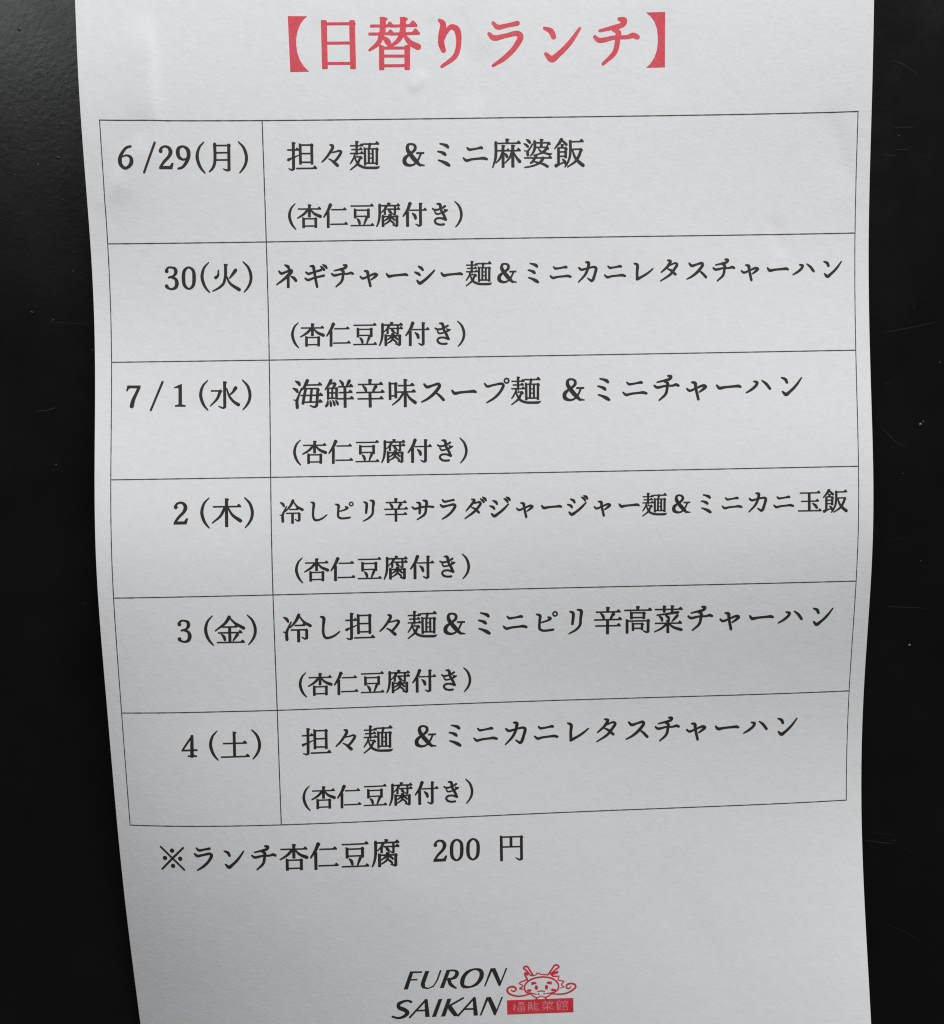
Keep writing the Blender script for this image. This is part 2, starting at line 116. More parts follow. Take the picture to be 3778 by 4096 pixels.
ROWS = {
'title': [('【',53.53,5.81,14.75), ('日',68.28,5.9,14.75), ('替',83.03,5.99,14.75), ('り',97.78,6.08,14.75), ('ラ',112.53,6.17,14.75), ('ン',127.28,6.26,14.75), ('チ',142.03,6.35,14.75), ('】',156.78,6.44,14.75)],
'r1a': [('担',57.65,34.59,8.39), ('々',66.05,34.62,8.39), ('麺',74.44,34.64,8.39)],
'r1b': [('&',87.21,34.7,8.39), ('ミ',95.6,34.73,8.39), ('ニ',104,34.76,8.39), ('麻',112.39,34.79,8.39), ('婆',120.79,34.82,8.39), ('飯',129.18,34.86,8.39)],
'r2': [('ネ',52.64,66,7.37), ('ギ',60.01,66.04,7.37), ('チ',67.38,66.07,7.37), ('ャ',74.74,66.11,7.37), ('ー',82.11,66.14,7.37), ('シ',89.48,66.17,7.37), ('ー',96.85,66.21,7.37), ('麺',104.22,66.24,7.37), ('&',111.59,66.28,7.37), ('ミ',118.95,66.31,7.37), ('ニ',126.32,66.34,7.37), ('カ',133.69,66.38,7.37), ('ニ',141.06,66.41,7.37), ('レ',148.43,66.45,7.37), ('タ',155.8,66.48,7.37), ('ス',163.16,66.52,7.37), ('チ',170.53,66.55,7.37), ('ャ',177.9,66.58,7.37), ('ー',185.27,66.62,7.37), ('ハ',192.64,66.65,7.37), ('ン',200.01,66.69,7.37)],
'r3a': [('海',57.24,97.55,8.43), ('鮮',65.67,97.61,8.43), ('辛',74.11,97.67,8.43), ('味',82.54,97.73,8.43), ('ス',90.97,97.79,8.43), ('ー',99.4,97.85,8.43), ('プ',107.83,97.91,8.43), ('麺',116.27,97.97,8.43)],
'r3b': [('&',128.88,98,8.47), ('ミ',137.35,98.01,8.47), ('ニ',145.82,98.02,8.47), ('チ',154.29,98.04,8.47), ('ャ',162.75,98.05,8.47), ('ー',171.22,98.06,8.47), ('ハ',179.69,98.07,8.47), ('ン',188.16,98.09,8.47)],
'r4': [('冷',52.32,129.09,7.01), ('し',59.34,129.12,7.01), ('ピ',66.35,129.16,7.01), ('リ',73.36,129.19,7.01), ('辛',80.37,129.22,7.01), ('サ',87.38,129.25,7.01), ('ラ',94.39,129.29,7.01), ('ダ',101.4,129.32,7.01), ('ジ',108.41,129.35,7.01), ('ャ',115.42,129.38,7.01), ('ー',122.44,129.42,7.01), ('ジ',129.45,129.45,7.01), ('ャ',136.46,129.48,7.01), ('ー',143.47,129.52,7.01), ('麺',150.48,129.55,7.01), ('&',157.49,129.58,7.01), ('ミ',164.5,129.61,7.01), ('ニ',171.51,129.65,7.01), ('カ',178.52,129.68,7.01), ('ニ',185.54,129.71,7.01), ('玉',192.55,129.75,7.01), ('飯',199.56,129.78,7.01)],
'r5': [('冷',52.91,160.51,8.46), ('し',61.38,160.57,8.46), ('担',69.84,160.63,8.46), ('々',78.3,160.68,8.46), ('麺',86.76,160.74,8.46), ('&',95.22,160.8,8.46), ('ミ',103.68,160.86,8.46), ('ニ',112.14,160.91,8.46), ('ピ',120.61,160.97,8.46), ('リ',129.07,161.03,8.46), ('辛',137.53,161.09,8.46), ('高',145.99,161.14,8.46), ('菜',154.45,161.2,8.46), ('チ',162.91,161.26,8.46), ('ャ',171.37,161.32,8.46), ('ー',179.83,161.38,8.46), ('ハ',188.3,161.43,8.46), ('ン',196.76,161.49,8.46)],
'r6a': [('担',56.96,191.89,8.44), ('々',65.4,191.93,8.44), ('麺',73.83,191.97,8.44)],
'r6b': [('&',86.55,191.79,8.45), ('ミ',95,191.88,8.45), ('ニ',103.45,191.96,8.45), ('カ',111.9,192.05,8.45), ('ニ',120.35,192.13,8.45), ('レ',128.8,192.22,8.45), ('タ',137.25,192.3,8.45), ('ス',145.7,192.38,8.45), ('チ',154.15,192.47,8.45), ('ャ',162.6,192.55,8.45), ('ー',171.05,192.64,8.45), ('ハ',179.51,192.72,8.45), ('ン',187.96,192.8,8.45)],
'note': [('※',15.81,223.35,8.44), ('ラ',24.26,223.37,8.44), ('ン',32.7,223.4,8.44), ('チ',41.14,223.42,8.44), ('杏',49.59,223.45,8.44), ('仁',58.03,223.47,8.44), ('豆',66.47,223.5,8.44), ('腐',74.92,223.52,8.44)],
's1': [('(',54.42,50.12,7.04), ('杏',59.11,50.08,7.04), ('仁',66.15,50.13,7.04), ('豆',73.2,50.18,7.04), ('腐',80.24,50.23,7.04), ('付',87.29,50.28,7.04), ('き',94.33,50.33,7.04), (')',99.05,50.36,7.04)],
's2': [('(',54.22,81.67,7.07), ('杏',58.93,81.65,7.07), ('仁',65.99,81.74,7.07), ('豆',73.06,81.83,7.07), ('腐',80.13,81.92,7.07), ('付',87.2,82.01,7.07), ('き',94.26,82.1,7.07), (')',99,82.16,7.07)],
's3': [('(',54.15,113.25,7.06), ('杏',58.85,113.23,7.06), ('仁',65.92,113.3,7.06), ('豆',72.98,113.37,7.06), ('腐',80.04,113.44,7.06), ('付',87.1,113.51,7.06), ('き',94.17,113.58,7.06), (')',98.9,113.63,7.06)],
's4': [('(',53.97,144.87,7.08), ('杏',58.69,144.82,7.08), ('仁',65.77,144.85,7.08), ('豆',72.86,144.88,7.08), ('腐',79.94,144.91,7.08), ('付',87.03,144.95,7.08), ('き',94.11,144.98,7.08), (')',98.86,145,7.08)],
's5': [('(',53.83,176.12,7.06), ('杏',58.53,176.08,7.06), ('仁',65.6,176.14,7.06), ('豆',72.66,176.2,7.06), ('腐',79.72,176.25,7.06), ('付',86.78,176.31,7.06), ('き',93.84,176.37,7.06), (')',98.57,176.4,7.06)],
's6': [('(',53.66,207.32,7.08), ('杏',58.37,207.28,7.08), ('仁',65.44,207.33,7.08), ('豆',72.52,207.37,7.08), ('腐',79.59,207.41,7.08), ('付',86.67,207.45,7.08), ('き',93.75,207.5,7.08), (')',98.49,207.53,7.08)],
'd1': [('6',10.93,34.36,8.39), ('/',17.15,34.38,8.39), ('2',21.55,34.36,8.39), ('9',26,34.45,8.39), ('(',30.6,34.47,8.39), ('月',35.7,34.6,8.39), (')',41.85,34.51,8.39)],
'd2': [('3',21.34,65.8,8.39), ('0',25.96,65.81,8.39), ('(',30.42,65.75,8.39), ('火',36.19,65.91,8.39), (')',41.8,65.81,8.39)],
'd3': [('7',10.31,97.37,8.39), ('/',16.56,97.31,8.39), ('1',22.77,97.26,8.39), ('(',29.29,97.36,8.39), ('水',34.97,97.48,8.39), (')',40.73,97.44,8.39)],
'd4': [('2',22.89,128.79,8.39), ('(',29.31,128.89,8.39), ('木',35.1,128.93,8.39), (')',40.9,129.03,8.39)],
'd5': [('3',22.68,160.48,8.39), ('(',29.25,160.48,8.39), ('金',34.86,160.42,8.39), (')',40.69,160.56,8.39)],
'd6': [('4',22.28,191.94,8.39), ('(',28.97,191.98,8.39), ('土',34.85,191.89,8.39), (')',40.49,191.95,8.39)],
'price': [('2',90.1,223.61,8.39), ('0',94.64,223.63,8.39), ('0',99.21,223.67,8.39), ('円',109.98,223.9,8.39)],
}
H_COEF = [[0.245, 1.445, 1.554, -0.401, 0.034], [0.173, 0.986, 1.778, -0.546, 0.65], [0.098, 0.513, 1.962, -0.67, 1.264], [0.015, 0.003, 2.02, -0.729, 1.832], [-0.303, -0.435, 1.666, -0.589, 2.182], [-1.018, -0.435, 0.325, -0.147, 1.976], [-1.453, -0.155, -0.967, 0.226, 1.355], [-1.087, 0.039, -0.92, 0.21, 0.66], [0.188, -0.313, 0.082, -0.037, -0.013], [1.915, -0.911, 1.26, -0.171, -0.794], [2.959, -1.695, 1.618, -0.001, -2.029], [2.018, -2.605, 0.986, 0.596, -3.497], [0.409, -3.528, 0.236, 1.625, -4.581], [-0.172, -3.932, -0.993, 2.755, -5.119], [-0.11, -3.222, -2.125, 3.513, -4.91], [-0.026, -1.08, -2.61, 3.77, -3.984], [-0.036, 1.946, -2.8, 3.828, -2.747], [-0.091, 5.199, -2.946, 3.812, -1.43]]
DX = [0.063, 0.207, -0.351, -0.067, 0.042, -0.398, -0.149, 0.13, -0.274, 0.302]
DZ = [0.18, 0.191, 0.129, -0.036, -0.006, 0.214, -0.403, -0.024, 0.412, -0.558]
SCRATCHES = [(0.5, [(-121.7, 24.6), (-115.2, 24.4), (-108.8, 23.8)]), (1.0, [(-125.8, 0.1), (-122.9, 0.3), (-119.8, 1.1)]), (0.9, [(-115.5, -54.7), (-114.4, -54.3)]), (0.6, [(-134.3, -15.2), (-133.6, -15.5)]), (0.4, [(114.7, 91.8), (118.8, 90.1), (122.6, 87.3)]), (0.4, [(115.5, 73.4), (121.9, 73.4)]), (0.5, [(112.7, 66.1), (116.7, 65.5)]), (0.35, [(115.2, 67.5), (121.4, 67.1)]), (0.6, [(124.4, 65.7), (124.6, 65.2)]), (0.6, [(112.8, 16.9), (119.3, 17.9), (128.1, 19.6)]), (0.7, [(121.6, 23.5), (121.9, 24.2)]), (0.7, [(112.1, -8.9), (116.0, -13.2), (120.0, -16.1)]), (0.4, [(113.2, 2.6), (115.3, 2.9)]), (0.7, [(114.5, -61.0), (119.7, -61.4), (126.0, -61.8)]), (0.35, [(113.8, -42.8), (119.4, -41.0)]), (1.0, [(108.5, -129.6), (113.9, -130.5), (117.0, -130.7)]), (0.4, [(109.8, -127.0), (118.5, -128.7)]), (0.45, [(114.4, -155.0), (120.3, -157.4), (125.5, -161.2)]), (0.35, [(118.6, -131.5), (125.3, -136.1)])]
SPECKS = [(-125.1, 104.3, 0.5, 0.6), (-126.3, 81.0, 0.4, 0.4), (-116.2, 69.6, 0.5, 0.5), (-121.8, 67.8, 0.35, 0.4), (-114.9, 78.5, 0.4, 0.4), (-110.0, 87.2, 0.4, 0.4), (-109.5, 75.6, 0.35, 0.4), (-124.7, 79.7, 0.35, 0.3), (-125.7, 27.6, 0.35, 0.5), (-119.9, 25.2, 0.3, 0.4), (-109.2, 16.7, 0.35, 0.4), (-121.0, -15.0, 0.3, 0.4), (-113.6, 38.6, 0.3, 0.3), (-113.2, 43.9, 0.3, 0.3), (123.7, -9.1, 0.4, 1.0), (121.0, -72.4, 0.35, 0.7), (117.2, 71.0, 0.25, 0.5), (129.1, 8.2, 0.3, 0.5), (124.6, -8.4, 0.2, 0.8), (118.8, -23.0, 0.2, 0.5), (117.0, -130.0, 0.2, 0.6), (-118.0, 92.6, 0.25, 0.3), (-121.9, 84.0, 0.25, 0.3), (-128.4, 65.2, 0.25, 0.3), (-106.6, 101.7, 0.25, 0.3), (-115.6, 58.1, 0.25, 0.3), (124.1, -48.1, 0.2, 0.5)]
TABLE = dict(u0=4.436,ud=47.029,u1=206.123,v0=25.398,h=31.5400,skew=-0.00477)

# ---------------------------------------------------------------- helpers
def srgb(r, g, b):
    f = lambda c: (c / 12.92) if c <= .04045 else ((c + .055) / 1.055) ** 2.4
    return (f(r / 255), f(g / 255), f(b / 255), 1)

def bspline(v):
    kn = np.arange(-60, 281, 20.0)
    t = (v - kn[0]) / 20.0
    x = np.abs(t[:, None] - np.arange(len(kn))[None, :])
    return np.where(x < 1, 2 / 3 - x ** 2 + x ** 3 / 2, np.where(x < 2, (2 - x) ** 3 / 6, 0))

# slight dents and a fold in the sheet: u0,v0,u1,v1, height mm, width on the left, width on the right
CREASES = [
    (18.2, 0.0, 18.4, 28.0, .42, 6.0, 2.0),
    (17.0, 28.0, 7.0, 44.0, .32, 2.6, 5.5),
    (10.0, 40.0, 3.0, 47.0, .10, 2.5, 4.5),
    (64.5, -6.0, 63.0, 1.0, .09, 1.2, .9),
    (96.0, -6.0, 92.5, .5, .09, 1.4, 1.0),
    (91.5, 14.0, 87.0, 18.0, .16, 1.6, 1.1),
    (103.0, -3.0, 101.0, 11.0, -.12, 4.0, 2.0),
    (108.0, 7.0, 104.0, 23.0, -.18, 5.0, 2.5),
    (199.0, 25.0, 204.5, 45.0, -.18, 5.0, 2.5),
    (184.0, 53.0, 186.0, 63.0, -.13, 1.6, 3.0),
    (150.0, -1.0, 160.0, 21.0, -.12, 7.0, 5.0),
    (126.0, 60.0, 150.0, 74.0, -.12, 8.0, 6.0),
    (40.0, 153.0, 30.0, 193.0, -.14, 9.0, 5.0),
    (60.0, 218.0, 90.0, 243.0, .14, 9.0, 6.0),
    (150.0, 228.0, 170.0, 265.0, -.14, 9.0, 6.0),
    (28.0, 236.0, 48.0, 262.0, -.07, 9.0, 7.0),
]

def height(u, v):
    if (v > 264).any():                               # the foot of the sheet hangs straight
        w = np.minimum(v, 264.0)
        h0 = height(u, w); slope = (h0 - height(u, w - 1.0))
        return h0 + np.maximum(v - 264.0, 0) * slope
    a = u / 105 - 1
    P = np.stack([np.ones_like(a), a, a ** 2 - 1 / 3, a ** 3 - .6 * a, a ** 4 - 6 / 7 * a ** 2 + 3 / 35], 1)
    h = np.einsum('ni,nj,ij->n', bspline(v), P, np.array(H_COEF))
    for (u0, v0, u1, v1, amp, wl, wr) in CREASES:
        L = math.hypot(u1 - u0, v1 - v0)
        tx, ty = (u1 - u0) / L, (v1 - v0) / L
        s = ((u - u0) * tx + (v - v0) * ty) / L
        d = (u - u0) * ty - (v - v0) * tx          # > 0 to the right of the fold (seen from the front)
        prof = np.where(d > 0, np.exp(-(d / wr) ** 2), np.exp(-(d / wl) ** 2))
        win = np.clip(np.minimum((s + .15) / .45, (1.15 - s) / .45), 0, 1)
        h = h + amp * prof * win * win * (3 - 2 * win)
    return h

def surf(u, v, lift=0.0):
    """paper millimetres -> world metres on the bent sheet (x right, y into the board, z up)"""
    u = np.asarray(u, float).ravel(); v = np.asarray(v, float).ravel()
    a = u / 105 - 1; b = (v - 95) / 135
    Q = np.stack([a * a, a * b, b * b, a ** 3, a * a * b, a * b * b, b ** 3, a ** 2 * b ** 2, a * b ** 3, b ** 4], 1)
    x = u - 105 + Q @ np.array(DX)
    z = -(v - 100) + Q @ np.array(DZ)
    return np.stack([x, -height(u, v) - lift, z], 1) * .001

def link(name, verts, faces, mat, parent=None, smooth=True):
    me = bpy.data.meshes.new(name)
    me.from_pydata([tuple(map(float, p)) for p in verts], [], [tuple(map(int, f)) for f in faces])
    if smooth:
        me.polygons.foreach_set('use_smooth', [True] * len(me.polygons))
    me.materials.append(mat); me.update()
    o = bpy.data.objects.new(name, me); COL.objects.link(o)
    if parent: o.parent = parent
    return o

# ---------------------------------------------------------------- materials
def new_mat(name):
    m = bpy.data.materials.new(name); m.use_nodes = True
    nt = m.node_tree
    return m, nt, nt.nodes['Principled BSDF']

def noise(nt, scale, detail, coord, rough=.55):
    n = nt.nodes.new('ShaderNodeTexNoise'); n.inputs['Scale'].default_value = scale
    n.inputs['Detail'].default_value = detail; n.inputs['Roughness'].default_value = rough
    nt.links.new(coord, n.inputs['Vector']); return n

def ramp(nt, fac, a, b, lo, hi):
    r = nt.nodes.new('ShaderNodeValToRGB')
    r.color_ramp.elements[0].position = lo; r.color_ramp.elements[0].color = a
    r.color_ramp.elements[1].position = hi; r.color_ramp.elements[1].color = b
    nt.links.new(fac, r.inputs['Fac']); return r

def bump(nt, fac, dist, strength, prev=None):
    b = nt.nodes.new('ShaderNodeBump'); b.inputs['Distance'].default_value = dist
    b.inputs['Strength'].default_value = strength
    nt.links.new(fac, b.inputs['Height'])
    if prev: nt.links.new(prev.outputs['Normal'], b.inputs['Normal'])
    return b

def paper_relief(nt):
    co = nt.nodes.new('ShaderNodeTexCoord').outputs['Object']
    n1 = noise(nt, 1050, 2, co); n2 = noise(nt, 420, 3, co); n3 = noise(nt, 70, 2, co)
    b = bump(nt, n1.outputs['Fac'], .00010, .34)
    b = bump(nt, n2.outputs['Fac'], .00012, .22, b)
    b = bump(nt, n3.outputs['Fac'], .0006, .12, b)
    return co, n1, n2, n3, b

def mat_paper():
    m, nt, bs = new_mat('paper')
    co, n1, n2, n3, b = paper_relief(nt)
    r = ramp(nt, n2.outputs['Fac'], (.785, .788, .796, 1), (.808, .812, .822, 1), .35, .65)
    nt.links.new(r.outputs['Color'], bs.inputs['Base Color'])
    bs.inputs['Roughness'].default_value = .85
    bs.inputs['Specular IOR Level'].default_value = .25
    nt.links.new(b.outputs['Normal'], bs.inputs['Normal'])
    return m

def mat_ink(name, c0, c1, rough, spec):
    m, nt, bs = new_mat(name)
    co, n1, n2, n3, b = paper_relief(nt)
    n = noise(nt, 1500, 3, co, .7); slow = noise(nt, 90, 2, co)
    mx = nt.nodes.new('ShaderNodeMath'); mx.operation = 'MULTIPLY_ADD'; mx.inputs[1].default_value = .45
    nt.links.new(slow.outputs['Fac'], mx.inputs[0]); nt.links.new(n.outputs['Fac'], mx.inputs[2])
    r = ramp(nt, mx.outputs['Value'], c0, c1, .50, .95)
    nt.links.new(r.outputs['Color'], bs.inputs['Base Color'])
    bs.inputs['Roughness'].default_value = rough
    bs.inputs['Specular IOR Level'].default_value = spec
    nt.links.new(b.outputs['Normal'], bs.inputs['Normal'])
    return m

def mat_board():
    m, nt, bs = new_mat('black_satin_paint')
    co = nt.nodes.new('ShaderNodeTexCoord').outputs['Object']
    n1 = noise(nt, 700, 3, co); n2 = noise(nt, 45, 5, co, .6)
    r = ramp(nt, n2.outputs['Fac'], (.0030, .0032, .0037, 1), (.0043, .0045, .0051, 1), .3, .7)
    nt.links.new(r.outputs['Color'], bs.inputs['Base Color'])
    rr = ramp(nt, n2.outputs['Fac'], (BOARD_ROUGH - .03,) * 3 + (1,), (BOARD_ROUGH + .05,) * 3 + (1,), .3, .7)
    nt.links.new(rr.outputs['Color'], bs.inputs['Roughness'])
    bs.inputs['Specular IOR Level'].default_value = BOARD_SPEC
    b = bump(nt, n1.outputs['Fac'], .00008, .45)
    b = bump(nt, n2.outputs['Fac'], .0004, .03, b)
    nt.links.new(b.outputs['Normal'], bs.inputs['Normal'])
    return m

def mat_plain(name, col, rough=.6, spec=.3):
    m, nt, bs = new_mat(name)
    co = nt.nodes.new('ShaderNodeTexCoord').outputs['Object']
    n = noise(nt, 2500, 2, co)
    r = ramp(nt, n.outputs['Fac'], tuple(c * .7 for c in col[:3]) + (1,), col, .3, .65)
    nt.links.new(r.outputs['Color'], bs.inputs['Base Color'])
    bs.inputs['Roughness'].default_value = rough
    bs.inputs['Specular IOR Level'].default_value = spec
    return m

M_PAPER = mat_paper()
M_BLACK = mat_ink('black_toner', (.022, .021, .022, 1), (.038, .036, .037, 1), .55, .35)
M_LINE = mat_ink('black_toner_line', (.035, .033, .036, 1), (.08, .075, .08, 1), .6, .3)
M_RED = mat_ink('red_toner', (.64, .050, .080, 1), (.76, .105, .135, 1), .55, .3)
M_LOGORED = mat_ink('dark_red_toner', (.60, .030, .048, 1), (.72, .055, .075, 1), .55, .3)
M_PINK = mat_ink('pale_red_toner', (.72, .20, .23, 1), (.78, .34, .36, 1), .6, .3)
M_BOARD = mat_board()

# ---------------------------------------------------------------- the board
def box(x0, x1, y0, y1, z0, z1, bev):
    bm = bmesh.new()
    bmesh.ops.create_cube(bm, size=1)
    for w in bm.verts:
        w.co = ((x0 + x1) / 2 + w.co.x * (x1 - x0), (y0 + y1) / 2 + w.co.y * (y1 - y0), (z0 + z1) / 2 + w.co.z * (z1 - z0))
    bmesh.ops.bevel(bm, geom=bm.edges[:], offset=bev, segments=2, affect='EDGES')
    me = bpy.data.meshes.new('board'); bm.to_mesh(me); bm.free()
    return me

YB = .0105
me = box(-.30, .30, YB, YB + .012, -.34, .30, .0015)
me.materials.append(M_BOARD)
board = bpy.data.objects.new('board', me); COL.objects.link(board)
board['kind'] = 'structure'

def ribbon(pts, w, y):
    """a thin tapered scratch through pts (mm)"""
    P = []
    n = len(pts)
    q = [np.array(p) for p in pts]
    ext = [2 * q[0] - q[1]] + q + [2 * q[-1] - q[-2]]
    for i in range(n - 1):
        for t in np.linspace(0, 1, 7)[:(7 if i == n - 2 else 6)]:
            p0, p1, p2, p3 = ext[i:i + 4]
            P.append(.5 * (2 * p1 + (p2 - p0) * t + (2 * p0 - 5 * p1 + 4 * p2 - p3) * t * t + (3 * p1 - p0 - 3 * p2 + p3) * t ** 3))
    P = np.array(P); T = np.gradient(P, axis=0); T /= np.linalg.norm(T, axis=1)[:, None]
    N = np.stack([-T[:, 1], T[:, 0]], 1)
    k = np.linspace(0, 1, len(P)); ww = w * (.25 + .75 * np.sin(np.pi * np.clip(k * .9 + .05, 0, 1))) / 2
    A = P + N * ww[:, None]; B = P - N * ww[:, None]
    V = [(a[0] * .001, y, a[1] * .001) for a in A] + [(a[0] * .001, y, a[1] * .001) for a in B]
    m = len(P)
    F = [(i, m + i, m + i + 1, i + 1) for i in range(m - 1)]
    v = [np.array(V[j]) for j in F[0][:3]]
    if np.cross(v[1] - v[0], v[2] - v[1])[1] > 0: F = [f[::-1] for f in F]
    return V, F

SCR = {}
for a, pts in SCRATCHES:
    key = round(a, 1)
    if key not in SCR:
        g = .007 + .026 * key
        SCR[key] = mat_plain('scratched_paint', (g, g, g * 1.02, 1), .5, .3)
    V, F = ribbon(pts, .09 + .12 * a, YB - .00003)
    link('scratch', V, F, SCR[key], board, False)

M_SPECK = mat_plain('dusty_paint', (.035, .035, .036, 1), .5, .35)
M_DUST = mat_plain('pale_dust', (.17, .17, .15, 1), .8, .2)
random.seed(4)
for (x, z, r, br) in SPECKS:
    bm = bmesh.new(); bmesh.ops.create_icosphere(bm, subdivisions=2, radius=1)
    ax = random.uniform(.7, 1.5); rot = random.uniform(0, 3.14)
    for w in bm.verts:
        n = w.co.normalized(); k = 1 + .28 * math.sin(5 * n.x + 3 * n.z + 9 * x)
        lx, lz = w.co.x * r * ax * k, w.co.z * r * k / ax
        w.co = ((x + lx * math.cos(rot) - lz * math.sin(rot)) * .001, YB + w.co.y * r * .45 * .001, (z + lx * math.sin(rot) + lz * math.cos(rot)) * .001)
    mm = bpy.data.meshes.new('dust_speck'); bm.to_mesh(mm); bm.free()
    mm.polygons.foreach_set('use_smooth', [True] * len(mm.polygons))
    mm.materials.append(M_DUST if br > .65 else M_SPECK)
    o = bpy.data.objects.new('dust_speck', mm); COL.objects.link(o); o.parent = board

# ---------------------------------------------------------------- the sheet of paper (A4, bent, .1 mm thick)
V_TOP, V_BOT = -10.5, 286.5
nu, nv = 281, 397
uu = np.linspace(0, 210, nu); vv = np.linspace(V_TOP, V_BOT, nv)
UU, VV = np.meshgrid(uu, vv)
# the cut edge is not laser straight
front = surf(UU, VV, .0)
back = front + np.array([0, .0001, 0])
n = nu * nv
idx = np.arange(n).reshape(nv, nu)
F = []
for j in range(nv - 1):
    for i in range(nu - 1):
        a, b, c, d = idx[j, i], idx[j, i + 1], idx[j + 1, i + 1], idx[j + 1, i]
        F.append((a, d, c, b)); F.append((n + a, n + b, n + c, n + d))
rim = list(idx[0, :]) + list(idx[1:, -1]) + list(idx[-1, -2::-1]) + list(idx[-2:0:-1, 0])
for k in range(len(rim)):
    a, b = rim[k], rim[(k + 1) % len(rim)]
    F.append((a, b, n + b, n + a))
sheet = link('menu_sheet', np.concatenate([front, back]), F, M_PAPER)
sheet['label'] = 'curling white paper sheet printed with a Japanese weekly lunch menu, on the black board'
sheet['category'] = 'paper menu'
es = sheet.data.attributes.new('sharp_edge', 'BOOLEAN', 'EDGE')
rs = set(rim) | set(r + n for r in rim)
es.data.foreach_set('value', [(e.vertices[0] in rs and e.vertices[1] in rs) for e in sheet.data.edges])

# ---------------------------------------------------------------- brush strokes of the printed typeface
def resample(P, step):
    out = []
    m = len(P)
    for i in range(m):
        a, b = np.array(P[i]), np.array(P[(i + 1) % m])
        k = max(1, int(math.ceil(np.linalg.norm(b - a) / step)))
        for t in range(k): out.append(tuple(a + (b - a) * t / k))
    return out

def disc(x, y, rx, ry, k=20):
    return [(x + rx * math.cos(6.283185 * i / k), y + ry * math.sin(6.283185 * i / k)) for i in range(k)]

def sweep(pts, step=22.0, closed=False):
    """outline of a stroke with a width at every control point, round ends; returned as several convex-ish pieces"""
    q = [np.array(p, float) for p in pts]
    if closed: ext = [q[-2]] + q + [q[1]]
    else: ext = [2 * q[0] - q[1]] + q + [2 * q[-1] - q[-2]]
    C = []
    for i in range(len(q) - 1):
        p0, p1, p2, p3 = ext[i:i + 4]
        # centripetal-like tangents keep sharp turns from overshooting
        d0, d1, d2 = [max(np.linalg.norm((b - a)[:2]), 1e-3) ** .5 for a, b in ((p0, p1), (p1, p2), (p2, p3))]
        m1 = (p2 - p1) + d1 * ((p1 - p0) / d0 - (p2 - p0) / (d0 + d1))
        m2 = (p2 - p1) + d1 * ((p3 - p2) / d2 - (p3 - p1) / (d1 + d2))
        k = max(2, int(math.ceil(np.linalg.norm((p2 - p1)[:2]) / step)))
        for t in np.linspace(0, 1, k, endpoint=False):
            t2, t3 = t * t, t ** 3
            C.append((2 * t3 - 3 * t2 + 1) * p1 + (t3 - 2 * t2 + t) * m1 + (-2 * t3 + 3 * t2) * p2 + (t3 - t2) * m2)
    C.append(q[-1])
    C = np.array(C); P = C[:, :2]; W = np.maximum(C[:, 2], 6) / 2
    T = np.gradient(P, axis=0); T /= np.maximum(np.linalg.norm(T, axis=1), 1e-6)[:, None]
    N = np.stack([-T[:, 1], T[:, 0]], 1)
    A = P + N * W[:, None]; B = P - N * W[:, None]
    pieces = []
    for i in range(len(P) - 1):
        pieces.append([tuple(A[i]), tuple(A[i + 1]), tuple(B[i + 1]), tuple(B[i])])
        turn = float(np.dot(T[i], T[i + 1]))
        if turn < .97: pieces.append(disc(P[i + 1][0], P[i + 1][1], W[i + 1], W[i + 1], 14))
    for e in (0, -1):
        pieces.append(disc(P[e][0], P[e][1], W[e] * .98, W[e] * .98, 12))
    return pieces

def bar(a, b, w, cap=.3):
    a = np.array(a, float); b = np.array(b, float)
    t = (b - a) / np.linalg.norm(b - a); nn = np.array([-t[1], t[0]]) * w / 2
    c = t * w * cap / 2
    return [tuple(a + nn), tuple(b + nn), tuple(b + c + nn * .55), tuple(b + c - nn * .55), tuple(b - nn), tuple(a - nn), tuple(a - c - nn * .55), tuple(a - c + nn * .55)]

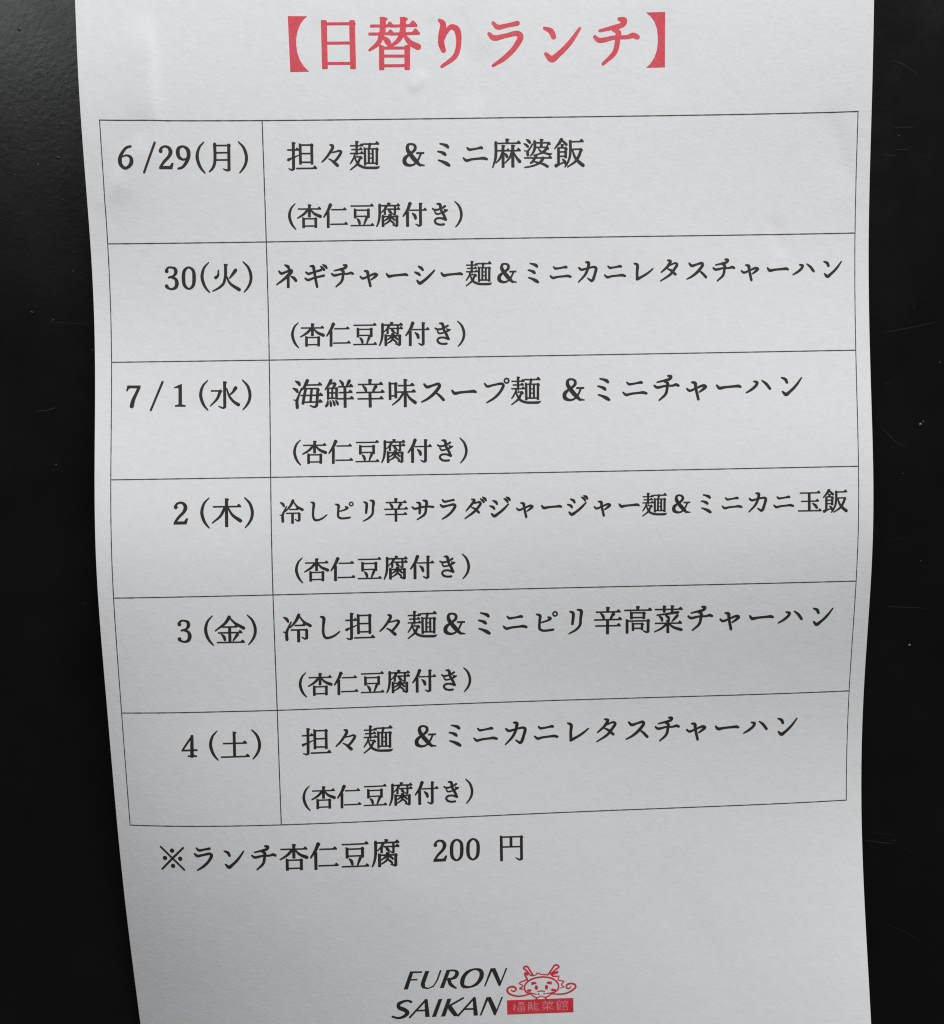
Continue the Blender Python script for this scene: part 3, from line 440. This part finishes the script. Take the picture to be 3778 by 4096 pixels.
def stroke_polys(spec, unit=1.0, weight=1.0):
    """one stroke description -> list of outlines in thousandths of the type size (y down)"""
    ty, rest = spec.split(' ', 1)
    tok = rest.split()
    P = [tuple(float(c) for c in t.split(',')) for t in tok if ',' in t]
    num = [float(t) for t in tok if ',' not in t]
    if ty == 's': P = [(x, y, w * weight) for x, y, w in P]
    if ty in 'hkbvl': num = [n * weight for n in (num or [86 * unit if ty in 'vl' else 46 * unit])]
    U = unit
    if ty == 's':
        closed = math.hypot(P[0][0] - P[-1][0], P[0][1] - P[-1][1]) < 2 and len(P) > 4
        return sweep(P, 22 * U, closed)
    if ty == 'p': return [resample(P, 90 * U)]
    if ty == 'e': return [disc(P[0][0], P[0][1], num[0], num[1])]
    if ty == 'o':
        k = 24; r = num[0]; w = num[1]
        pts = [(P[0][0] + r * math.cos(6.283185 * i / k), P[0][1] + r * math.sin(6.283185 * i / k), w) for i in range(k + 1)]
        return sweep(pts, 40 * U, True)
    if ty in 'hkb':
        w = num[0] if num else 46 * U
        out = [resample(bar(P[0], P[1], w), 110 * U)]
        if ty != 'b':
            s = (1.0 if ty == 'h' else .82) * U
            x, y = P[1]; hw = w / 2
            out.append([(x - 162 * s, y), (x - 118 * s, y - hw - 18 * s), (x - 88 * s, y - hw - 58 * s), (x - 62 * s, y - hw - 60 * s), (x - 26 * s, y - hw - 30 * s), (x + 6 * s, y), (x + 4 * s, y + hw * .9), (x - 60 * s, y + hw * .9)])
        return out
    if ty in 'vl':
        w = num[0] if num else 86 * U
        out = [resample(bar(P[0], P[1], w, .22), 110 * U)]
        if ty == 'v':
            x, y = P[0]; hw = w / 2
            out.append([(x - hw - 8 * U, y - 10 * U), (x + hw * .4, y - 4 * U), (x + hw + 26 * U, y + 8 * U), (x + hw + 30 * U, y + 26 * U), (x + hw + 6 * U, y + 58 * U), (x - hw * .9, y + 50 * U)])
        return out
    if ty == 'q':
        x, y = P[0]
        return [[(x - 48 * U, y + 6 * U), (x - 12 * U, y - 24 * U), (x + 12 * U, y - 25 * U), (x + 42 * U, y + 4 * U), (x + 66 * U, y + 36 * U), (x + 62 * U, y + 62 * U), (x + 38 * U, y + 78 * U), (x - 38 * U, y + 78 * U)]]
    if ty == 'j':
        x, y = P[0]
        return [[(x - 46 * U, y - 34 * U), (x - 24 * U, y - 32 * U), (x + 30 * U, y - 8 * U), (x + 62 * U, y + 14 * U), (x + 40 * U, y + 50 * U), (x - 42 * U, y + 50 * U)]]
    raise ValueError(ty)

def union(polys, scale, grid=0):
    """merge overlapping outlines into one flat triangle mesh (no doubled faces)"""
    vs, fs = [], []
    for p in polys:
        b = len(vs); area = sum(p[i][0] * p[(i + 1) % len(p)][1] - p[(i + 1) % len(p)][0] * p[i][1] for i in range(len(p)))
        vs += [Vector((x / scale, y / scale)) for x, y in p]
        ids = list(range(b, b + len(p)))
        fs.append(ids if area > 0 else ids[::-1])
    if grid:                                          # inner points, so that a wide patch of ink follows the bend
        xs = [p[0] for q in polys for p in q]; ys = [p[1] for q in polys for p in q]
        for x in np.arange(min(xs) + grid / 2, max(xs), grid):
            for y in np.arange(min(ys) + grid / 2, max(ys), grid):
                vs.append(Vector((x / scale, y / scale)))
    V, E, Fc, ov, oe, of = delaunay_2d_cdt(vs, [], fs, 0, 1e-5)
    V = np.array([tuple(v) for v in V]); Fc = np.array([tuple(f) for f in Fc])
    c = V[Fc].mean(axis=1)
    keep = np.zeros(len(c), bool)
    for p in polys:                                   # inside any outline (winding number not zero)?
        q = np.array(p) / scale
        m = (c[:, 0] > q[:, 0].min()) & (c[:, 0] < q[:, 0].max()) & (c[:, 1] > q[:, 1].min()) & (c[:, 1] < q[:, 1].max()) & ~keep
        if not m.any(): continue
        d = c[m]; wn = np.zeros(len(d), int)
        for i in range(len(q)):
            (x0, y0), (x1, y1) = q[i], q[(i + 1) % len(q)]
            side = (x1 - x0) * (d[:, 1] - y0) - (d[:, 0] - x0) * (y1 - y0)
            wn += ((y0 <= d[:, 1]) & (y1 > d[:, 1]) & (side > 0)).astype(int) - ((y0 > d[:, 1]) & (y1 <= d[:, 1]) & (side < 0)).astype(int)
        keep[m] = wn != 0
    return V, [tuple(int(i) for i in f) for f in Fc[keep]]

CACHE = {}
WEIGHT = 1.12          # ink spread of the printer
def glyph(ch, em):
    key = (ch, em < 7.7)
    if key not in CACHE:
        polys = []
        for s in GLYPHS[ch].split(';'): polys += stroke_polys(s, 1.0, WEIGHT + (.07 if em < 7.7 else 0))
        CACHE[key] = union(polys, 1000.0, 90.0 if ch in '【】' else 0)
    return CACHE[key]

INK = .030
def put(name, V, F, mat, parent=sheet, lift=INK):
    W = surf(V[:, 0], V[:, 1], lift)
    out = []
    for f in F:
        a, b, c = (V[i] for i in f[:3])
        # seen from the front u runs right and v runs down
        out.append(tuple(f) if (b[0] - a[0]) * (c[1] - a[1]) - (b[1] - a[1]) * (c[0] - a[0]) < 0 else tuple(f)[::-1])
    return link(name, W, out, mat, parent, False)

def text(name, rows, mat=M_BLACK, bold=1.0):
    Vs, Fs, k = [], [], 0
    for row in rows:
        for (ch, u, v, em) in ROWS[row]:
            V, F = glyph(ch, em)
            Vs.append(np.array([u, v]) + V * em); Fs += [tuple(i + k for i in f) for f in F]; k += len(V)
    return put(name, np.concatenate(Vs), Fs, mat)

text('heading', ['title'], M_RED)
for i in range(1, 7):
    text('date_text', ['d%d' % i])
for rows in (('r1a', 'r1b'), ('r2',), ('r3a', 'r3b'), ('r4',), ('r5',), ('r6a', 'r6b')):
    text('dish_text', rows)
for i in range(1, 7):
    text('side_dish_text', ['s%d' % i])
text('price_note', ['note', 'price'])

# ---------------------------------------------------------------- the ruled table
T = TABLE
def doc(a, b): return a + T['skew'] * (b - 95), b - T['skew'] * (a - 105)
Vs, Fs = [], []
def line(a0, b0, a1, b1, w):
    L = math.hypot(a1 - a0, b1 - b0); k = int(L / 1.2) + 1
    tx, ty = (a1 - a0) / L, (b1 - b0) / L
    base = len(Vs)
    for i in range(k + 1):
        a, b = a0 + (a1 - a0) * i / k, b0 + (b1 - b0) * i / k
        ww = w * (1 + .10 * math.sin(i * 2.3 + a0 + b0) + .08 * math.sin(i * 5.1))
        Vs.append(doc(a - ty * ww / 2, b + tx * ww / 2)); Vs.append(doc(a + ty * ww / 2, b - tx * ww / 2))
    for i in range(k):
        j = base + 2 * i
        Fs.append((j, j + 1, j + 3, j + 2))
LW = .27
for r in range(7):
    v = T['v0'] + r * T['h']
    line(T['u0'] - LW / 2, v, T['u1'] + LW / 2, v, LW)
for c, w in ((T['u0'], .25), (T['ud'], .28), (T['u1'], .23)):
    for r in range(6):
        line(c, T['v0'] + r * T['h'] + LW * .5, c, T['v0'] + (r + 1) * T['h'] - LW * .5, w)
put('table_lines', np.array(Vs), Fs, M_LINE)

# ---------------------------------------------------------------- the emblem at the foot of the sheet
def logo(name, key, mat, parent, unit, lift=INK, fine=None, weight=1.12):
    polys = []
    for s in GLYPHS[key].split(';'): polys += stroke_polys(s, unit, weight)
    if fine: polys = [resample(p, fine) for p in polys]
    V, F = union(polys, 100.0, 80.0 if fine else 0)
    return put(name, V, F, mat, parent, lift)
lettering = logo('logo', 'LETTERS', M_BLACK, sheet, .5)
logo('dragon_emblem', 'DRAGON', M_LOGORED, lettering, .35)
logo('name_banner', 'BANNER', M_LOGORED, lettering, .5, INK, 60)
logo('banner_text', 'BANNERTEXT', M_PINK, lettering, .3, INK + .03, None, 1.15)
